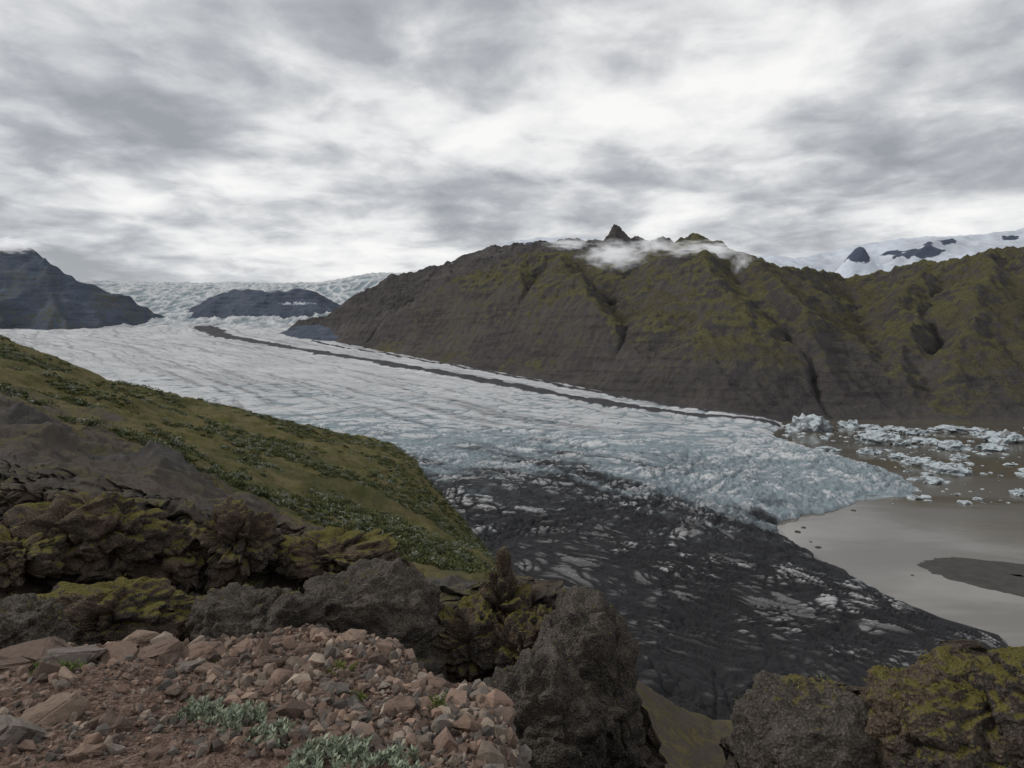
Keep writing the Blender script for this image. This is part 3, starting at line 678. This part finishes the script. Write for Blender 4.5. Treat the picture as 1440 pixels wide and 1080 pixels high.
# ------------------------------------------------------------------ vegetation
def leaves(base_pts,dirs,length,width,cols,r):
    n=len(base_pts); d=dirs/np.linalg.norm(dirs,axis=1)[:,None]; a=r.randn(n,3); s=np.cross(d,a); s/=np.linalg.norm(s,axis=1)[:,None]; nn=np.cross(d,s)
    L=length[:,None]; w=width[:,None]
    P=np.stack([base_pts,base_pts+d*L*.5+s*w+nn*w*.3,base_pts+d*L,base_pts+d*L*.5-s*w+nn*w*.3],1)
    return P.reshape(-1,3),np.arange(4*n).reshape(n,4),np.repeat(cols,4,axis=0)
def shrub(name,u,Y,rad,hgt,nst,nl,col,seed,ll=.03):
    r=np.random.RandomState(seed); ci=int((u+600)/2300*1149); rw=np.argmin(np.abs(FY[:,ci]-Y)); c=surf(u,rw)
    B=[];D=[]
    SV=[];SF=[]
    for i in range(nst):
        a=r.rand()*6.28; q=math.sqrt(r.rand())*rad; root=c+np.array([math.cos(a)*q,math.sin(a)*q*.8,-.02]); 
        dr=np.array([math.cos(a)*q/rad*.6+r.randn()*.25,math.sin(a)*q/rad*.6+r.randn()*.25,1.]); dr/=np.linalg.norm(dr); Ln=hgt*(.5+.6*r.rand())*(1-.4*(q/rad)**2)
        tip=root+dr*Ln
        k=len(SV)*1; w=np.cross(dr,[0,1,0]); w=w/np.linalg.norm(w)*.002
        SV+= [root-w,root+w,tip+w*.4,tip-w*.4]; SF.append((k,k+1,k+2,k+3))
        for j in range(nl):
            t=.25+.75*j/nl; aa=j*2.4+r.rand(); out=np.array([math.cos(aa),math.sin(aa),.5+t*.6]); B.append(root+dr*Ln*t); D.append(out)
    B=np.array(B);D=np.array(D); n=len(B); cols=np.array(col)*(.6+.7*r.rand(n,1))
    P,Fc,C=leaves(B,D,ll*(.7+.6*r.rand(n)),ll*.2*(.8+.4*r.rand(n)),cols,r)
    SV=np.array(SV); o=len(P)
    make_mesh(name,np.concatenate([P,SV]),np.concatenate([Fc,np.array(SF)+o]),MAT_LEAF,False,{'c':np.concatenate([C,np.tile((.08,.06,.04),(len(SV),1))])})
silver=(.28,.32,.23)
shrub('arctic_willow_shrub',290,3.4,.13,.13,55,14,silver,1)
shrub('arctic_willow_shrub',335,3.2,.14,.10,45,14,silver,2)
shrub('arctic_willow_shrub',385,2.95,.10,.08,35,14,silver,3)
shrub('arctic_willow_shrub',470,2.72,.16,.10,75,14,silver,4)
shrub('arctic_willow_shrub',560,2.66,.12,.08,40,14,silver,5)
shrub('green_plant',75,4.15,.17,.09,60,12,(.13,.19,.04),6,.022)
shrub('green_plant',130,4.3,.1,.05,30,12,(.15,.18,.04),7,.018)
shrub('green_plant',480,4.0,.07,.10,22,14,(.15,.17,.04),8,.018)
shrub('green_plant',612,3.5,.05,.09,16,14,(.14,.18,.04),9,.018)
shrub('green_plant',500,3.6,.05,.06,16,14,(.14,.18,.04),10,.018)
shrub('green_plant',320,4.5,.07,.05,20,12,(.14,.16,.05),11,.018)
r=np.random.RandomState(77); hill=np.where((rowidx>9.05)&(rowidx<11.15))[0]
BP=[];BD=[];BL=[];BC=[]
nb=0
for i in range(15000):
    u=r.uniform(-200,720); ri=r.choice(hill); p=surf(u,ri)
    cl=float(fbm2(np.array([p[0]/14]),np.array([p[1]/14]),3,501)[0]) + .28*ss(250,480,np.array(u))
    if cl<.08+.30*r.rand() or p[1]<46: continue
    nb+=1
    R_=(.22+.65*r.rand()**1.9); k=52
    v=r.randn(k,3); v/=np.linalg.norm(v,axis=1)[:,None]; v[:,2]=np.abs(v[:,2]); v*=(.55+.45*r.rand(k,1))
    bump=1+.3*np.sin(v[:,:1]*5+i)*np.cos(v[:,1:2]*4+i)
    pos=p+v*bump*np.array([R_,R_,R_*.6])
    BP.append(pos); BD.append(v+r.randn(k,3)*.6); BL.append(np.full(k,.20)*(.7+.6*r.rand(k)))
    base=np.array([(.105,.125,.045),(.08,.10,.038),(.15,.15,.055),(.26,.28,.21)][r.choice(4,p=[.32,.22,.22,.24])])
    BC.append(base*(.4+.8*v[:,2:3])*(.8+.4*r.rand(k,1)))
BP=np.concatenate(BP);BD=np.concatenate(BD);BL=np.concatenate(BL);BC=np.concatenate(BC)
P,Fc,C=leaves(BP,BD,BL,BL*.36,BC,r)
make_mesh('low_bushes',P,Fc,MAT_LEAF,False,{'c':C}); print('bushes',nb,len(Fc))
MP=np.concatenate(MP); MNm=np.concatenate(MNm); n=len(MP); k=9
B=np.repeat(MP,k,0)+r.randn(n*k,3)*np.array([.05,.05,.02]); D=np.repeat(MNm,k,0)+r.randn(n*k,3)*.6+np.array([0,0,.4])
cb_=np.array([(.18,.165,.04),(.13,.13,.035),(.21,.17,.055),(.12,.14,.045)])[r.randint(0,4,n)]
P,Fc,C=leaves(B,D,.05*(.5+.9*r.rand(n*k)),.012*(.6+.8*r.rand(n*k)),np.repeat(cb_,k,0)*(.5+.7*r.rand(n*k,1)),r)
make_mesh('moss_tufts',P,Fc,MAT_LEAF,False,{'c':C}); print('tufts',n)
# ------------------------------------------------------------------ low clouds (volumes on the summits, with added glow)
def cloud_mat(name,dens,scale,seed):
    m=bpy.data.materials.new(name); m.use_nodes=True; t=m.node_tree; t.nodes.clear()
    out=t.nodes.new('ShaderNodeOutputMaterial'); vol=t.nodes.new('ShaderNodeVolumePrincipled'); t.links.new(vol.outputs[0],out.inputs['Volume'])
    tc=t.nodes.new('ShaderNodeTexCoord'); ln=t.nodes.new('ShaderNodeVectorMath'); ln.operation='LENGTH'; t.links.new(tc.outputs['Object'],ln.inputs[0])
    nz=t.nodes.new('ShaderNodeTexNoise'); nz.noise_dimensions='4D'; nz.inputs['W'].default_value=seed; t.links.new(tc.outputs['Object'],nz.inputs['Vector']); nz.inputs['Scale'].default_value=scale; nz.inputs['Detail'].default_value=4; nz.inputs['Roughness'].default_value=.65
    def mt(op,a,b):
        x=t.nodes.new('ShaderNodeMath'); x.operation=op
        for i,v in enumerate((a,b)):
            if isinstance(v,(int,float)): x.inputs[i].default_value=v
            else: t.links.new(v,x.inputs[i])
        return x.outputs[0]
    f=mt('SUBTRACT',nz.outputs['Fac'],mt('MULTIPLY',ln.outputs['Value'],.42)); f=mt('MAXIMUM',mt('SUBTRACT',f,.21),0.); f=mt('MULTIPLY',f,dens)
    t.links.new(f,vol.inputs['Density']); vol.inputs['Color'].default_value=(.98,.98,.99,1); vol.inputs['Anisotropy'].default_value=.1
    t.links.new(mt('MULTIPLY',f,.38),vol.inputs['Emission Strength']); vol.inputs['Emission Color'].default_value=(.95,.97,1,1)  # added emission stands in for multiple scattering inside the cloud
    return m
for i,(u,v,Y,rx,rz) in enumerate([(866,358,3700,66,28),(920,345,3600,46,17),(990,352,3330,84,18),(1046,370,3150,26,26),(800,343,4000,46,11),(10,345,6000,60,14)]):
    V,Fc=ICO[3]; s=Y/F; x,y,z=W(u,v,Y)
    ob=make_mesh('low_cloud',V,Fc,cloud_mat('cloud_vapour',.065,3.8,float(i*3)),True); ob.location=(x,y,z); ob.scale=(rx*s,rx*s*.5,rz*s)
# ------------------------------------------------------------------ WORLD
w=bpy.data.worlds.new('World'); scene.world=w; w.use_nodes=True; t=w.node_tree; t.nodes.clear()
SUN_EL=math.radians(36); 
sd=Vector((-.90,.10,0)).normalized(); SUN_AZ=math.atan2(sd.x,sd.y)
def N(tp,**k):
    x=t.nodes.new(tp)
    for a,b in k.items(): setattr(x,a,b)
    return x
out=N('ShaderNodeOutputWorld'); sky=N('ShaderNodeTexSky',sky_type='NISHITA'); sky.sun_disc=False; sky.sun_elevation=SUN_EL; sky.sun_rotation=SUN_AZ
b1=N('ShaderNodeBackground'); b1.inputs[1].default_value=.10; t.links.new(sky.outputs[0],b1.inputs[0])
tc=N('ShaderNodeTexCoord'); sp=N('ShaderNodeSeparateXYZ'); t.links.new(tc.outputs['Generated'],sp.inputs[0])
def mt(op,a,b=0.,c=0.,clamp=False):
    x=N('ShaderNodeMath',operation=op,use_clamp=clamp)
    for i,v in enumerate((a,b,c)):
        if isinstance(v,(int,float)): x.inputs[i].default_value=v
        else: t.links.new(v,x.inputs[i])
    return x.outputs[0]
den=mt('ADD',mt('MAXIMUM',sp.outputs[2],0.),.16)
cx=mt('DIVIDE',sp.outputs[0],den); cy=mt('DIVIDE',sp.outputs[1],den)
cb=N('ShaderNodeCombineXYZ'); t.links.new(cx,cb.inputs[0]); t.links.new(cy,cb.inputs[1])
def nz(scale,detail,rough,off,dist=0.,sc=(1,1,1)):
    mp=N('ShaderNodeMapping'); t.links.new(cb.outputs[0],mp.inputs[0]); mp.inputs['Location'].default_value=off; mp.inputs['Scale'].default_value=sc
    x=N('ShaderNodeTexNoise'); t.links.new(mp.outputs[0],x.inputs['Vector']); x.inputs['Scale'].default_value=scale; x.inputs['Detail'].default_value=detail; x.inputs['Roughness'].default_value=rough; x.inputs['Distortion'].default_value=dist
    return x.outputs['Fac']
a=nz(1.5,9,.50,(3.1,1.7,0),.25); b=nz(4.2,8,.55,(7.3,2.2,4),.3); c=nz(.6,4,.5,(1.3,8.2,2))
s=mt('ADD',mt('ADD',mt('MULTIPLY',a,.58),mt('MULTIPLY',b,.34)),mt('MULTIPLY',c,.20))
def blob(dx,dy,dz,pw,amt,src):
    v=Vector((dx,dy,dz)).normalized(); dt=N('ShaderNodeVectorMath',operation='DOT_PRODUCT'); t.links.new(tc.outputs['Generated'],dt.inputs[0]); dt.inputs[1].default_value=v
    return mt('ADD',src,mt('MULTIPLY',mt('POWER',mt('MAXIMUM',dt.outputs['Value'],0.),pw),amt))
s=blob(-.2,.96,.24,30,.035,s); s=blob(-.25,.96,.5,60,-.03,s); s=blob(.1,.9,.42,90,.02,s); s=blob(-.65,.96,.42,25,-.045,s)
cr_=N('ShaderNodeValToRGB'); t.links.new(s,cr_.inputs[0]); e=cr_.color_ramp.elements
e[0].position=.43; e[0].color=(.34,.355,.38,1); e[1].position=.69; e[1].color=(.99,.98,.965,1)
x=e.new(.50); x.color=(.46,.475,.50,1); x=e.new(.56); x.color=(.64,.65,.665,1); x=e.new(.62); x.color=(.85,.85,.85,1)
hz=mt('POWER',mt('SUBTRACT',1.,mt('MAXIMUM',sp.outputs[2],0.),0.),18.)
mx=N('ShaderNodeMix',data_type='RGBA'); t.links.new(mt('MULTIPLY',hz,.5),mx.inputs[0]); t.links.new(cr_.outputs[0],mx.inputs[6]); mx.inputs[7].default_value=(.78,.80,.83,1)
b2=N('ShaderNodeBackground'); b2.inputs[1].default_value=1.; t.links.new(mx.outputs[2],b2.inputs[0])
ms=N('ShaderNodeMixShader'); ms.inputs[0].default_value=.95; t.links.new(b1.outputs[0],ms.inputs[1]); t.links.new(b2.outputs[0],ms.inputs[2]); t.links.new(ms.outputs[0],out.inputs[0])
sl=bpy.data.lights.new('sun','SUN'); sl.energy=1.5; sl.angle=math.radians(10); sl.color=(1,.96,.9); so=bpy.data.objects.new('sun',sl); scene.collection.objects.link(so)
dv=Vector((sd.x*math.cos(SUN_EL),sd.y*math.cos(SUN_EL),math.sin(SUN_EL))); so.rotation_euler=dv.to_track_quat('Z','Y').to_euler()
# camera
cam=bpy.data.cameras.new('camera'); co=bpy.data.objects.new('camera',cam); scene.collection.objects.link(co); scene.camera=co
co.location=(0,0,H); co.rotation_euler=(math.radians(90),0,0); cam.sensor_width=36; cam.lens=24; cam.shift_y=-50/1440; cam.clip_start=.1; cam.clip_end=80000
scene.view_settings.view_transform='Standard'; scene.view_settings.look='None'; scene.view_settings.exposure=0
print('done',time.time()-T0)
